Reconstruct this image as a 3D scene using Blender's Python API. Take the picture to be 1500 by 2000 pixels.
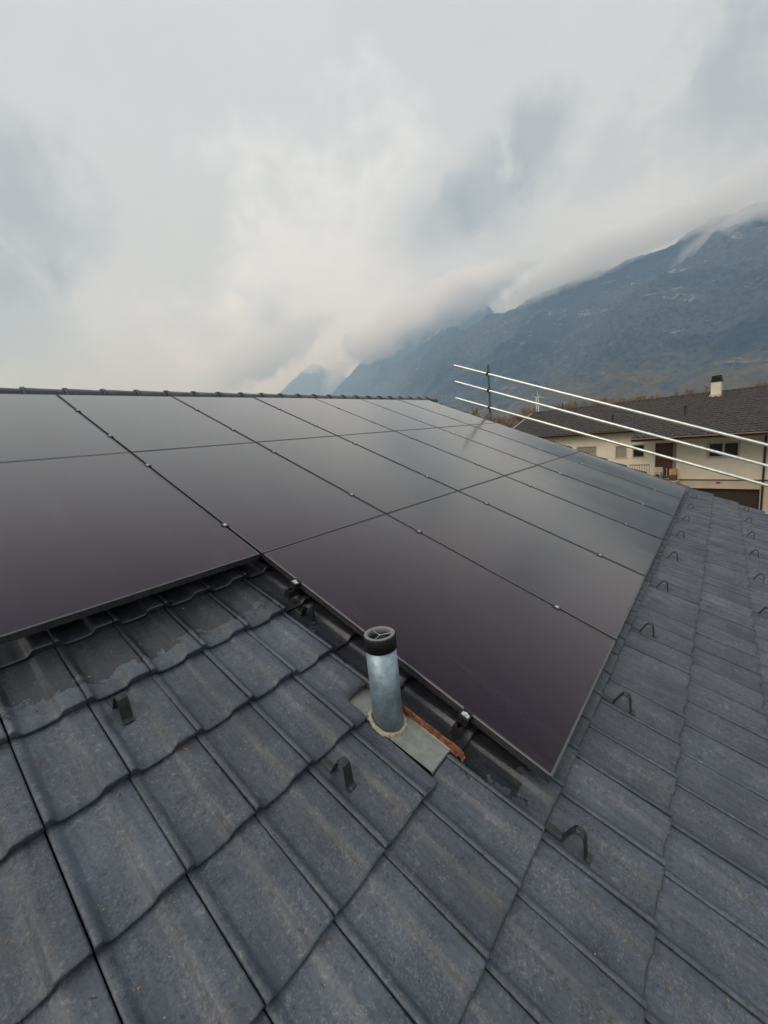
import bpy, bmesh, math, random
import numpy as np
from mathutils import Vector, Matrix

# ------------------------------------------------------------------ camera, sky, sun, exposure
scene = bpy.context.scene
for o in list(bpy.data.objects):
    bpy.data.objects.remove(o)
COL = scene.collection
random.seed(11)
PITCH = math.radians(22.5)
CA, SA = math.cos(PITCH), math.sin(PITCH)
Z0 = 7.8                                   # height of the panel field's upper edge above the ground
CAM = np.array([-1.3009, -5.2582, 7.057])
RW = np.array([[0.62635, -0.19703, 0.75423],      # columns: right, down, forward
               [-0.7738, -0.03994, 0.63217],
               [-0.09443, -0.97958, -0.17747]])
FPX = 803.6                                # focal length in pixels of the 1500 x 2000 photograph


def ray(x, y):
    return RW @ np.array([(x - 750) / FPX, (y - 1000) / FPX, 1.0])


def azel(x, y):
    d = ray(x, y)
    return math.degrees(math.atan2(d[1], d[0])), math.degrees(math.atan2(d[2], math.hypot(d[0], d[1])))


def at_dist(x, y, dist):
    """the point on the pixel's ray at a horizontal distance"""
    d = ray(x, y)
    return CAM + d * (dist / math.hypot(d[0], d[1]))


cam_data = bpy.data.cameras.new('camera')
cam = bpy.data.objects.new('camera', cam_data)
COL.objects.link(cam)
cam_data.sensor_fit = 'VERTICAL'
cam_data.sensor_height = 36.0
cam_data.lens = 36.0 * FPX / 2000.0
cam_data.clip_start = 0.05
cam_data.clip_end = 90000
m = Matrix.Identity(4)
for r in range(3):
    m[r][0] = RW[r, 0]
    m[r][1] = -RW[r, 1]
    m[r][2] = -RW[r, 2]
    m[r][3] = CAM[r]
cam.matrix_world = m
scene.camera = cam

SUN_EL, SUN_AZ = math.radians(42), math.radians(176)
world = bpy.data.worlds.new('World')
scene.world = world
world.use_nodes = True
NT = world.node_tree
NT.nodes.clear()


class G:
    """terse node graph builder"""

    def __init__(s, nt):
        s.nt = nt

    def n(s, t, **kw):
        nd = s.nt.nodes.new(t)
        for k, v in kw.items():
            setattr(nd, k, v)
        return nd

    def put(s, sock, v):
        if isinstance(v, bpy.types.NodeSocket):
            s.nt.links.new(v, sock)
        elif v is not None:
            sock.default_value = v

    def m(s, op, a, b=None, c=None, clamp=False):
        nd = s.n('ShaderNodeMath', operation=op, use_clamp=clamp)
        s.put(nd.inputs[0], a)
        if b is not None:
            s.put(nd.inputs[1], b)
        if c is not None:
            s.put(nd.inputs[2], c)
        return nd.outputs[0]

    def vm(s, op, a, b=None):
        nd = s.n('ShaderNodeVectorMath', operation=op)
        s.put(nd.inputs[0], a)
        if b is not None:
            s.put(nd.inputs[1], b)
        return nd.outputs['Value'] if op in ('DOT_PRODUCT', 'LENGTH', 'DISTANCE') else nd.outputs[0]

    def noise(s, vec, scale, detail=4, rough=0.55, dist=0.0, out=0):
        nd = s.n('ShaderNodeTexNoise')
        s.put(nd.inputs['Vector'], vec)
        nd.inputs['Scale'].default_value = scale
        nd.inputs['Detail'].default_value = detail
        nd.inputs['Roughness'].default_value = rough
        nd.inputs['Distortion'].default_value = dist
        return nd.outputs[out]

    def ss(s, v, lo, hi, a=0.0, b=1.0):
        nd = s.n('ShaderNodeMapRange', interpolation_type='SMOOTHSTEP')
        s.put(nd.inputs['Value'], v)
        for k, x in (('From Min', lo), ('From Max', hi), ('To Min', a), ('To Max', b)):
            s.put(nd.inputs[k], x)
        return nd.outputs[0]

    def mix(s, f, a, b):
        nd = s.n('ShaderNodeMix', data_type='RGBA')
        s.put(nd.inputs[0], f)
        for sock, v in ((nd.inputs[6], a), (nd.inputs[7], b)):
            s.put(sock, (*v, 1.0) if isinstance(v, tuple) and len(v) == 3 else v)
        return nd.outputs[2]

    def map(s, vec, scale=(1, 1, 1), rot=(0, 0, 0), loc=(0, 0, 0)):
        nd = s.n('ShaderNodeMapping')
        s.put(nd.inputs['Vector'], vec)
        nd.inputs['Scale'].default_value = scale
        nd.inputs['Rotation'].default_value = rot
        nd.inputs['Location'].default_value = loc
        return nd.outputs[0]


def build_sky():
    g = G(NT)
    tc = g.n('ShaderNodeTexCoord').outputs['Generated']
    sky = g.n('ShaderNodeTexSky', sky_type='NISHITA')
    sky.sun_disc = False
    sky.sun_elevation = SUN_EL
    sky.sun_rotation = math.radians(90) - SUN_AZ
    warp = g.noise(tc, 3.0, 5, 0.6, out=1)
    wv = g.vm('ADD', tc, g.vm('SCALE', g.vm('SUBTRACT', warp, (0.5, 0.5, 0.5)), None))
    sc_node = wv.node.inputs[1].links[0].from_node
    sc_node.inputs['Scale'].default_value = 0.13
    n1 = g.noise(wv, 2.2, 7, 0.55)
    n2 = g.noise(wv, 8.0, 8, 0.62)
    # even overcast deck: slow, soft variation everywhere
    val = g.m('ADD', 0.69, g.m('MULTIPLY', g.m('SUBTRACT', n1, 0.5), 0.15))
    val = g.m('ADD', val, g.m('MULTIPLY', g.m('SUBTRACT', n2, 0.5), 0.09))
    # single darker scud clouds and the one bright thin spot of the deck
    spots = [(30, 395, 210, -.27), (20, 620, 190, -.24), (935, 395, 95, -.27), (1055, 265, 100, -.24),
             (860, 455, 85, -.20), (1420, 175, 200, -.24), (1190, 310, 110, -.12), (525, 632, 50, -.24), (425, 662, 50, -.17),
             (800, 480, 80, -.12), (650, 650, 320, .27), (1250, 400, 200, .06), (250, 720, 300, .10)]
    for (x, y, r, a) in spots:
        d = ray(x, y)
        d = d / np.linalg.norm(d)
        e = ray(x + r, y)
        e = e / np.linalg.norm(e)
        ang = math.acos(float(np.clip(d @ e, -1, 1)))
        dist = g.vm('DISTANCE', g.vm('NORMALIZE', wv), tuple(float(q) for q in d))
        dist = g.m('ADD', dist, g.m('MULTIPLY', g.m('SUBTRACT', n2, 0.5), 2.4 * ang))
        dist = g.m('ADD', dist, g.m('MULTIPLY', g.m('SUBTRACT', n1, 0.5), 1.0 * ang))
        val = g.m('ADD', val, g.ss(dist, 0.2 * ang, 1.15 * ang, a, 0.0))
    sep = g.n('ShaderNodeSeparateXYZ')
    g.put(sep.inputs[0], tc)
    col = g.n('ShaderNodeCombineColor')
    warm = g.ss(sep.outputs[2], 0.05, 0.45)
    g.put(col.inputs[0], g.m('MULTIPLY', val, g.m('ADD', 0.912, g.m('MULTIPLY', warm, 0.030))))
    g.put(col.inputs[1], g.m('MULTIPLY', val, g.m('SUBTRACT', 1.05, g.m('MULTIPLY', warm, 0.03))))
    g.put(col.inputs[2], g.m('MULTIPLY', val, g.m('SUBTRACT', 1.25, g.m('MULTIPLY', warm, 0.16))))
    b1 = g.n('ShaderNodeBackground')
    g.put(b1.inputs[0], sky.outputs[0])
    b1.inputs[1].default_value = 0.05
    b2 = g.n('ShaderNodeBackground')
    g.put(b2.inputs[0], col.outputs[0])
    mx = g.n('ShaderNodeMixShader')
    mx.inputs[0].default_value = 0.94           # cloud cover
    g.put(mx.inputs[1], b1.outputs[0])
    g.put(mx.inputs[2], b2.outputs[0])
    out = g.n('ShaderNodeOutputWorld')
    g.put(out.inputs[0], mx.outputs[0])


build_sky()
sun_data = bpy.data.lights.new('sun', 'SUN')
sun_data.energy = 1.5
sun_data.angle = math.radians(40)
sun_data.color = (1.0, 0.97, 0.93)
sun = bpy.data.objects.new('sun', sun_data)
COL.objects.link(sun)
sd = Vector((math.cos(SUN_EL) * math.cos(SUN_AZ), math.cos(SUN_EL) * math.sin(SUN_AZ), math.sin(SUN_EL)))
sun.rotation_euler = sd.to_track_quat('Z', 'Y').to_euler()
sun.location = (0, 0, 60)
scene.view_settings.view_transform = 'Standard'
scene.view_settings.look = 'None'
scene.view_settings.exposure = 0.15
scene.view_settings.gamma = 1.0
scene.cycles.use_denoising = True
scene.cycles.max_bounces = 24
scene.cycles.volume_bounces = 20
scene.cycles.volume_max_steps = 256


# ------------------------------------------------------------------ helpers
def tag(o, label=None, cat=None, group=None, kind=None):
    for k, v in (('label', label), ('category', cat), ('group', group), ('kind', kind)):
        if v:
            o[k] = v
    return o


def link(o, parent=None):
    COL.objects.link(o)
    if parent is not None:
        o.parent = parent
    return o


def empty(name, loc=(0, 0, 0), rot=(0, 0, 0), parent=None):
    o = bpy.data.objects.new(name, None)
    o.empty_display_size = 0.1
    o.location = loc
    o.rotation_euler = rot
    return link(o, parent)


def mesh_obj(name, verts, faces, mat, parent=None, smooth=False, mats=None, mat_idx=None):
    me = bpy.data.meshes.new(name)
    me.from_pydata([tuple(v) for v in verts], [], faces)
    for mm in (mats or [mat]):
        me.materials.append(mm)
    if mat_idx is not None:
        me.polygons.foreach_set('material_index', mat_idx)
    if smooth:
        me.polygons.foreach_set('use_smooth', [True] * len(me.polygons))
    me.update()
    return link(bpy.data.objects.new(name, me), parent)


def bm_obj(name, bm, mat, parent=None, smooth=False, loc=None, rot=None, mats=None):
    me = bpy.data.meshes.new(name)
    bm.to_mesh(me)
    bm.free()
    for mm in (mats or [mat]):
        me.materials.append(mm)
    if smooth:
        me.polygons.foreach_set('use_smooth', [True] * len(me.polygons))
    o = bpy.data.objects.new(name, me)
    if loc is not None:
        o.location = loc
    if rot is not None:
        o.rotation_euler = rot
    return link(o, parent)


def bx(bm, x0, x1, y0, y1, z0, z1, bev=0.0):
    vs = [bm.verts.new((x, y, z)) for z in (z0, z1) for y in (y0, y1) for x in (x0, x1)]
    fs = [bm.faces.new([vs[i] for i in f]) for f in
          ((0, 2, 3, 1), (4, 5, 7, 6), (0, 1, 5, 4), (2, 6, 7, 3), (0, 4, 6, 2), (1, 3, 7, 5))]
    if bev:
        es = list({e for f in fs for e in f.edges})
        bmesh.ops.bevel(bm, geom=es, offset=bev, segments=2, affect='EDGES', profile=0.6)


def box(name, x0, x1, y0, y1, z0, z1, mat, parent=None, bev=0.0):
    bm = bmesh.new()
    bx(bm, x0, x1, y0, y1, z0, z1, bev)
    return bm_obj(name, bm, mat, parent)


def tube(bm, a, b, r0, r1=None, seg=12, caps=True):
    r1 = r0 if r1 is None else r1
    a, b = Vector(a), Vector(b)
    q = (b - a).to_track_quat('Z', 'Y')
    ra, rb = [], []
    for i in range(seg):
        t = 2 * math.pi * i / seg
        d = Vector((math.cos(t), math.sin(t), 0))
        ra.append(bm.verts.new(a + q @ (d * r0)))
        rb.append(bm.verts.new(b + q @ (d * r1)))
    for i in range(seg):
        j = (i + 1) % seg
        bm.faces.new((ra[i], ra[j], rb[j], rb[i]))
    if caps:
        bm.faces.new(ra[::-1])
        bm.faces.new(rb)


def lathe(bm, prof, seg=32, close=False):
    """prof: list of (r, z); revolve around z"""
    rings = []
    for r, z in prof:
        rings.append([bm.verts.new((r * math.cos(2 * math.pi * i / seg), r * math.sin(2 * math.pi * i / seg), z)) for i in range(seg)])
    n = len(rings)
    for k in range(n if close else n - 1):
        A, B = rings[k], rings[(k + 1) % n]
        for i in range(seg):
            j = (i + 1) % seg
            bm.faces.new((A[i], A[j], B[j], B[i]))


def P(u, v, n):
    """roof coordinates: u along the ridge, v down the slope, n off the panel plane -> world"""
    return np.array([u, -v * CA - n * SA, Z0 - v * SA + n * CA])


def hash2(ix, iy, seed):
    h = (ix.astype(np.int64) * 374761393 + iy.astype(np.int64) * 668265263 + seed * 1442695041) & 0xFFFFFFFF
    h = ((h ^ (h >> 13)) * 1274126177) & 0xFFFFFFFF
    return ((h ^ (h >> 16)) & 0xFFFF) / 65535.0


def vnoise(x, y, seed):
    ix, iy = np.floor(x), np.floor(y)
    fx, fy = x - ix, y - iy
    fx, fy = fx * fx * (3 - 2 * fx), fy * fy * (3 - 2 * fy)
    a, b = hash2(ix, iy, seed), hash2(ix + 1, iy, seed)
    c, d = hash2(ix, iy + 1, seed), hash2(ix + 1, iy + 1, seed)
    return (a + (b - a) * fx) * (1 - fy) + (c + (d - c) * fx) * fy - 0.5


def fbm(x, y, seed, octv=5, gain=0.5):
    s, a = 0, 1.0
    for k in range(octv):
        s = s + a * vnoise(x * 2 ** k + 17.3 * k, y * 2 ** k - 9.1 * k, seed + k)
        a *= gain
    return s


# ------------------------------------------------------------------ materials
def new_mat(name):
    mt = bpy.data.materials.new(name)
    mt.use_nodes = True
    nt = mt.node_tree
    bs = nt.nodes['Principled BSDF']
    return mt, G(nt), bs


def bump(g, bs, h, strength=0.3, dist=0.01):
    nd = g.n('ShaderNodeBump')
    nd.inputs['Strength'].default_value = strength
    nd.inputs['Distance'].default_value = dist
    g.put(nd.inputs['Height'], h)
    g.put(bs.inputs['Normal'], nd.outputs[0])


def simple(name, col, rough=0.6, metal=0.0, var=0.15, scale=8.0, bmp=0.0, spec=0.5):
    mt, g, bs = new_mat(name)
    pos = g.n('ShaderNodeNewGeometry').outputs['Position']
    n = g.noise(pos, scale, 5, 0.6)
    lo = tuple(c * (1 - var) for c in col)
    hi = tuple(min(1, c * (1 + var)) for c in col)
    g.put(bs.inputs['Base Color'], g.mix(g.ss(n, 0.3, 0.7), lo, hi))
    bs.inputs['Roughness'].default_value = rough
    bs.inputs['Metallic'].default_value = metal
    bs.inputs['Specular IOR Level'].default_value = spec
    if bmp:
        bump(g, bs, g.noise(pos, scale * 8, 4, 0.6), bmp, 0.004)
    return mt


def tile_material(name, per_object=True):
    mt, g, bs = new_mat(name)
    geo = g.n('ShaderNodeNewGeometry')
    pos = geo.outputs['Position']
    # roof coordinates of the shaded point
    sub = g.vm('SUBTRACT', pos, (0, 0, Z0))
    v = g.vm('DOT_PRODUCT', sub, (0, -CA, -SA))
    sep = g.n('ShaderNodeSeparateXYZ')
    g.put(sep.inputs[0], pos)
    u = sep.outputs[0]
    if per_object:
        rnd = g.n('ShaderNodeObjectInfo').outputs['Random']
    else:
        rnd = g.noise(pos, 3.2, 0)
    big = g.noise(pos, 5.0, 5, 0.6)
    streak = g.noise(g.map(pos, (60, 7, 7)), 1.0, 5, 0.65)
    fine = g.noise(pos, 210, 4, 0.7)
    mid = g.noise(pos, 60, 5, 0.7, 0.6)
    t = g.m('ADD', g.m('MULTIPLY', big, 0.5), g.m('MULTIPLY', streak, 0.5))
    c = g.mix(g.ss(t, 0.32, 0.68), (0.049, 0.062, 0.083), (0.100, 0.120, 0.150))
    # worm-like pale abrasion of the engobe
    c = g.mix(g.m('MULTIPLY', g.ss(mid, 0.54, 0.68), g.ss(big, 0.40, 0.62, 0.25, 0.95)), c, (0.20, 0.21, 0.22))
    c = g.mix(g.m('MULTIPLY', g.ss(mid, 0.46, 0.30), 0.75), c, (0.024, 0.025, 0.028))
    grain = g.noise(pos, 150, 3, 0.65)
    patch = g.ss(g.noise(pos, 9, 4, 0.6), 0.38, 0.62, 0.12, 1.0)
    c = g.mix(g.m('MULTIPLY', g.ss(grain, 0.53, 0.66, 0, 0.42), patch), c, (0.20, 0.215, 0.235))
    c = g.mix(g.m('MULTIPLY', g.ss(grain, 0.46, 0.35, 0, 0.42), patch), c, (0.022, 0.025, 0.031))
    speck = g.noise(pos, 95, 2, 0.5)
    c = g.mix(g.ss(speck, 0.735, 0.765), c, (0.22, 0.21, 0.19))
    br = g.noise(pos, 14, 4, 0.6)
    c = g.mix(g.m('MULTIPLY', g.ss(br, 0.56, 0.74), 0.35), c, (0.080, 0.076, 0.070))
    hsv = g.n('ShaderNodeHueSaturation')
    g.put(hsv.inputs['Color'], c)
    g.put(hsv.inputs['Value'], g.m('ADD', 0.80, g.m('MULTIPLY', rnd, 0.34)))
    c = hsv.outputs[0]
    # drip-line wetness by the panels, with the shade beside them painted into the colour
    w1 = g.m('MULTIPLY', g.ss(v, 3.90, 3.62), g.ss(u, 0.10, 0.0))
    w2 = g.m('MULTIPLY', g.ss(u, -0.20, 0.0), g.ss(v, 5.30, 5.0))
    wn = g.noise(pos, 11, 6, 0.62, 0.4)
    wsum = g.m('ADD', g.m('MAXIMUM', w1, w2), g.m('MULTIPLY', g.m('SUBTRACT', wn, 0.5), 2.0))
    wet_shade = g.ss(wsum, 0.42, 0.52)
    c = g.mix(g.m('MULTIPLY', wet_shade, 0.72), c, (0.012, 0.012, 0.014))
    g.put(bs.inputs['Base Color'], c)
    r = g.m('ADD', 0.42, g.m('MULTIPLY', fine, 0.16))
    damp = g.ss(g.noise(pos, 3.0, 4, 0.6), 0.40, 0.62)
    r = g.m('SUBTRACT', r, g.m('MULTIPLY', damp, 0.14))
    g.put(bs.inputs['Roughness'], g.m('SUBTRACT', r, g.m('MULTIPLY', wet_shade, 0.22)))
    h = g.m('ADD', g.m('MULTIPLY', fine, 0.35), g.m('MULTIPLY', mid, 0.65))
    bump(g, bs, h, 0.75, 0.0035)
    return mt


M = {}
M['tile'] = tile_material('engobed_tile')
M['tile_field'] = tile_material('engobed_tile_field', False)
M['clay'] = simple('raw_clay', (0.22, 0.085, 0.045), 0.85, 0, 0.6, 60, 0.6)
M['deck'] = simple('roof_underlay', (0.008, 0.008, 0.009), 0.9)
M['black'] = simple('black_plastic', (0.004, 0.004, 0.005), 0.6, 0, 0.2, 20)
M['grey_rim'] = simple('weathered_plastic', (0.20, 0.21, 0.21), 0.55, 0, 0.15, 30)
M['wire'] = simple('bright_wire', (0.6, 0.6, 0.6), 0.35, 1.0)
M['foam'] = simple('sealing_foam', (0.42, 0.40, 0.30), 0.9, 0, 0.35, 70, 1.0)
M['alu'] = simple('bare_aluminium', (0.75, 0.75, 0.75), 0.3, 1.0, 0.1)
M['steel_black'] = simple('black_anodised', (0.012, 0.012, 0.014), 0.38, 0.0, 0.2, 30)
M['guard'] = simple('snow_guard_coating', (0.022, 0.027, 0.032), 0.42, 0.0, 0.3, 40)
M['leaf'] = simple('dry_leaf', (0.42, 0.13, 0.04), 0.7, 0, 0.4, 90)
M['tube'] = simple('galvanised_tube', (0.78, 0.84, 0.82), 0.34, 0.75, 0.12, 14)
M['post'] = simple('dull_steel', (0.09, 0.11, 0.12), 0.5, 0.6, 0.3, 14)
M['coupler'] = simple('coupler_steel', (0.035, 0.035, 0.035), 0.6, 0.5)


def frame_mat():
    mt, g, bs = new_mat('panel_frame')
    pos = g.n('ShaderNodeNewGeometry').outputs['Position']
    n = g.noise(pos, 25, 4, 0.6)
    g.put(bs.inputs['Base Color'], g.mix(n, (0.026, 0.026, 0.03), (0.045, 0.046, 0.05)))
    bs.inputs['Roughness'].default_value = 0.20
    bs.inputs['Metallic'].default_value = 0.0
    bs.inputs['IOR'].default_value = 1.9
    return mt


M['frame'] = frame_mat()


def glass_mat():
    mt, g, bs = new_mat('panel_glass')
    pos = g.n('ShaderNodeNewGeometry').outputs['Position']
    ob = g.n('ShaderNodeTexCoord').outputs['Object']
    rnd = g.n('ShaderNodeObjectInfo').outputs['Random']
    n = g.noise(pos, 1.7, 5, 0.6)
    c = g.mix(g.ss(n, 0.35, 0.65), (0.0165, 0.0098, 0.0125), (0.0115, 0.0092, 0.0185))
    # faint cell matrix behind the glass
    sep = g.n('ShaderNodeSeparateXYZ')
    g.put(sep.inputs[0], ob)
    gx = g.m('FRACT', g.m('MULTIPLY', sep.outputs[0], 1 / 0.1845))
    gy = g.m('FRACT', g.m('MULTIPLY', sep.outputs[1], 1 / 0.0935))
    lx = g.m('LESS_THAN', gx, 0.018)
    ly = g.m('LESS_THAN', gy, 0.03)
    c = g.mix(g.m('MULTIPLY', g.m('MAXIMUM', lx, ly), 0.55), c, (0.006, 0.006, 0.008))
    # fine dust and dried drops
    dust = g.ss(g.noise(pos, 85, 3, 0.6), 0.68, 0.78)
    smear = g.noise(g.map(pos, (7, 1.1, 1.1)), 1.0, 6, 0.7, 0.8)
    c = g.mix(g.m('MULTIPLY', dust, 0.22), c, (0.10, 0.095, 0.09))
    c = g.mix(g.m('MULTIPLY', g.ss(smear, 0.5, 0.75), 0.13), c, (0.16, 0.15, 0.14))
    g.put(bs.inputs['Base Color'], c)
    r = g.m('ADD', 0.13, g.m('MULTIPLY', g.ss(smear, 0.45, 0.7), 0.09))
    g.put(bs.inputs['Roughness'], g.m('ADD', r, g.m('MULTIPLY', rnd, 0.02)))
    # anti-reflective solar glass: hardly any mirror image head-on, a strong one at grazing angles
    bs.inputs['Specular IOR Level'].default_value = 0.0
    bs.inputs['Roughness'].default_value = 0.8
    rough_sock = bs.inputs['Roughness'].links[0].from_socket
    mt.node_tree.links.remove(bs.inputs['Roughness'].links[0])
    bn = g.n('ShaderNodeBump')
    bn.inputs['Strength'].default_value = 0.05
    bn.inputs['Distance'].default_value = 0.0006
    g.put(bn.inputs['Height'], g.noise(pos, 900, 2, 0.5))
    lw = g.n('ShaderNodeLayerWeight')
    lw.inputs['Blend'].default_value = 0.5
    fr = g.m('ADD', 0.006, g.m('MULTIPLY', g.m('POWER', lw.outputs['Facing'], 3.0), 1.0, clamp=True))
    gs = g.n('ShaderNodeBsdfGlossy')
    g.put(gs.inputs['Color'], g.mix(g.ss(lw.outputs['Facing'], 0.25, 0.72), (0.97, 0.84, 0.95), (1.0, 0.985, 0.97)))
    g.put(gs.inputs['Roughness'], rough_sock)
    g.put(gs.inputs['Normal'], bn.outputs[0])
    mx = g.n('ShaderNodeMixShader')
    g.put(mx.inputs[0], fr)
    g.put(mx.inputs[1], bs.outputs[0])
    g.put(mx.inputs[2], gs.outputs[0])
    g.put(mt.node_tree.nodes['Material Output'].inputs['Surface'], mx.outputs[0])
    return mt


M['glass'] = glass_mat()


def zinc_mat(name, lo, hi, rough, metal):
    mt, g, bs = new_mat(name)
    pos = g.n('ShaderNodeNewGeometry').outputs['Position']
    n = g.noise(pos, 26, 6, 0.65, 0.5)
    vor = g.n('ShaderNodeTexVoronoi')
    vor.inputs['Scale'].default_value = 75
    g.put(vor.inputs['Vector'], pos)
    t = g.m('ADD', g.m('MULTIPLY', n, 0.9), g.m('MULTIPLY', vor.outputs['Distance'], 0.12))
    g.put(bs.inputs['Base Color'], g.mix(g.ss(t, 0.3, 0.72), lo, hi))
    bs.inputs['Metallic'].default_value = metal
    g.put(bs.inputs['Roughness'], g.m('ADD', rough, g.m('MULTIPLY', n, 0.2)))
    bump(g, bs, n, 0.12, 0.004)
    return mt


M['zinc'] = zinc_mat('galvanised_pipe', (0.19, 0.28, 0.35), (0.38, 0.49, 0.57), 0.34, 0.55)
M['flash'] = zinc_mat('flashing_zinc', (0.40, 0.44, 0.42), (0.56, 0.60, 0.57), 0.45, 0.25)

# ------------------------------------------------------------------ large structure: ground, mountains
def terrain_mat(name, rock_snow=0.0, snow_line=1500):
    mt, g, bs = new_mat(name)
    geo = g.n('ShaderNodeNewGeometry')
    pos = geo.outputs['Position']
    sep = g.n('ShaderNodeSeparateXYZ')
    g.put(sep.inputs[0], pos)
    z = sep.outputs[2]
    p1 = g.map(pos, (0.0011, 0.0011, 0.0022))
    n1 = g.noise(p1, 1.0, 8, 0.62, 0.6)
    n2 = g.noise(pos, 0.0062, 7, 0.65, 0.8)
    n3 = g.noise(pos, 0.030, 6, 0.75)
    # leafless wood and conifers, with the blue of haze mixed into their colours
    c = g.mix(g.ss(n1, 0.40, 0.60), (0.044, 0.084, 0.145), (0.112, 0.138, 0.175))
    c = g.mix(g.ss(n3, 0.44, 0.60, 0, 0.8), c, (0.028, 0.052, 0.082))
    # clearings, meadows and vineyards low down
    low = g.ss(z, 420, 60)
    fld = g.m('MULTIPLY', g.ss(g.m('ADD', g.m('ADD', n2, g.m('MULTIPLY', g.m('SUBTRACT', n3, 0.5), 0.35)), g.m('MULTIPLY', low, 0.17)), 0.57, 0.66), g.ss(low, 0.0, 0.8, 0.35, 1.0))
    c = g.mix(g.m('MULTIPLY', fld, 0.75), c, g.mix(g.ss(n3, 0.4, 0.6), (0.21, 0.175, 0.13), (0.14, 0.135, 0.095)))
    # pale crags and screes
    crag = g.m('MULTIPLY', g.ss(g.noise(g.map(pos, (0.004, 0.004, 0.011)), 1.0, 7, 0.7, 1.0), 0.595, 0.65), g.ss(n3, 0.42, 0.56))
    c = g.mix(g.m('MULTIPLY', crag, 0.9), c, (0.42, 0.42, 0.42))
    sn = g.m('ADD', g.m('MULTIPLY', g.m('SUBTRACT', n2, 0.5), 900), z)
    snow = g.m('MULTIPLY', g.ss(sn, snow_line, snow_line + 260), g.ss(n3, 0.36, 0.52))
    c = g.mix(g.m('MULTIPLY', snow, 0.9), c, (0.80, 0.82, 0.84))
    g.put(bs.inputs['Base Color'], c)
    bs.inputs['Roughness'].default_value = 0.95
    bs.inputs['Specular IOR Level'].default_value = 0.1
    bump(g, bs, g.m('ADD', n2, g.m('MULTIPLY', n3, 0.5)), 0.9, 60)
    return mt


def ground_mat():
    mt, g, bs = new_mat('valley_ground')
    pos = g.n('ShaderNodeNewGeometry').outputs['Position']
    n1 = g.noise(pos, 0.004, 6, 0.6, 0.5)
    n2 = g.noise(pos, 0.05, 5, 0.6)
    c = g.mix(g.ss(n1, 0.42, 0.58), (0.075, 0.090, 0.040), (0.13, 0.115, 0.075))
    c = g.mix(g.ss(n2, 0.45, 0.7, 0, 0.6), c, (0.055, 0.060, 0.040))
    g.put(bs.inputs['Base Color'], c)
    bs.inputs['Roughness'].default_value = 0.95
    return mt


M['ground'] = ground_mat()
R_G = 26000
gv = [(0, 0, 0)] + [(R_G * math.cos(2 * math.pi * i / 64), R_G * math.sin(2 * math.pi * i / 64), 0) for i in range(64)]
ground = mesh_obj('ground', gv, [(0, 1 + i, 1 + (i + 1) % 64) for i in range(64)], M['ground'])
tag(ground, 'flat valley floor of winter meadows around the houses', 'ground', kind='structure')


def mountain(name, label, crest, mat, foot_frac, seed, nr=120, daz=0.22, rough=1.0, foot=None, power=1.25, back=0.25):
    """crest: list of (azimuth, elevation, distance) of the skyline, seen from the roof; a ridge with a front and a back slope"""
    crest = sorted(crest)
    az = np.arange(crest[0][0], crest[-1][0] + 1e-6, daz)
    A = np.array(crest)
    el = np.interp(az, A[:, 0], A[:, 1])
    dc = np.exp(np.interp(az, A[:, 0], np.log(A[:, 2])))
    k = np.ones(5) / 5
    el = np.convolve(np.pad(el, 2, 'edge'), k, 'valid')
    H = dc * np.tan(np.radians(el))
    ff = np.interp(az, *zip(*foot)) if foot else foot_frac * dc
    t = np.linspace(0, 1, nr)
    nb = nr // 4
    ca, sa = np.cos(np.radians(az)), np.sin(np.radians(az))
    rr = ff[:, None] + (dc - ff)[:, None] * t[None, :]
    hh = H[:, None] * (0.035 * np.minimum(1, t * 6)[None, :] + 0.965 * (np.clip((t - 0.06) / 0.94, 0, 1) ** power)[None, :])
    tb = np.linspace(0, 1, nb + 1)[1:]
    rb = dc[:, None] * (1 + back * tb[None, :])
    hb = H[:, None] * (1 - tb[None, :] ** 1.1) - 6
    r = np.concatenate([rr, rb], 1)
    h = np.concatenate([hh, hb], 1)
    x = CAM[0] + r * ca[:, None]
    y = CAM[1] + r * sa[:, None]
    tt = np.concatenate([t, 1 - tb])
    amp = (tt * (1.08 - tt * 0.9))[None, :] * 2.0
    ridged = 1 - 2 * np.abs(fbm(x / 900, y / 900, seed, 4))
    n = (ridged - 0.72) * 260 + fbm(x / 420, y / 420, seed + 20, 5, 0.6) * 240
    h = h + n * amp * rough
    h = h + fbm(x / 60, y / 60, seed + 40, 3) * 22 * np.minimum(1, tt * 3)[None, :] * rough
    h[:, 0] = -8
    h[:, -1] = -8
    na, nn = r.shape
    verts = np.stack([x, y, h], 2).reshape(-1, 3)
    i = np.arange(na - 1)[:, None] * nn + np.arange(nn - 1)[None, :]
    faces = np.stack([i, i + nn, i + nn + 1, i + 1], 2).reshape(-1, 4)
    me = bpy.data.meshes.new(name)
    me.from_pydata(verts.tolist(), [], faces.tolist())
    me.materials.append(mat)
    me.polygons.foreach_set('use_smooth', [True] * len(me.polygons))
    me.update()
    o = link(bpy.data.objects.new(name, me))
    return tag(o, label, 'mountain', kind='structure')


M['mount_near'] = terrain_mat('mountain_woods', 0, 1480)
M['mount_mid'] = terrain_mat('mountain_far_woods', 0, 2450)
M['mount_snow'] = terrain_mat('mountain_snow', 0, 2500)


def skyline(pts):
    return [(*azel(x, y), d) for x, y, d in pts]


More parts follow.
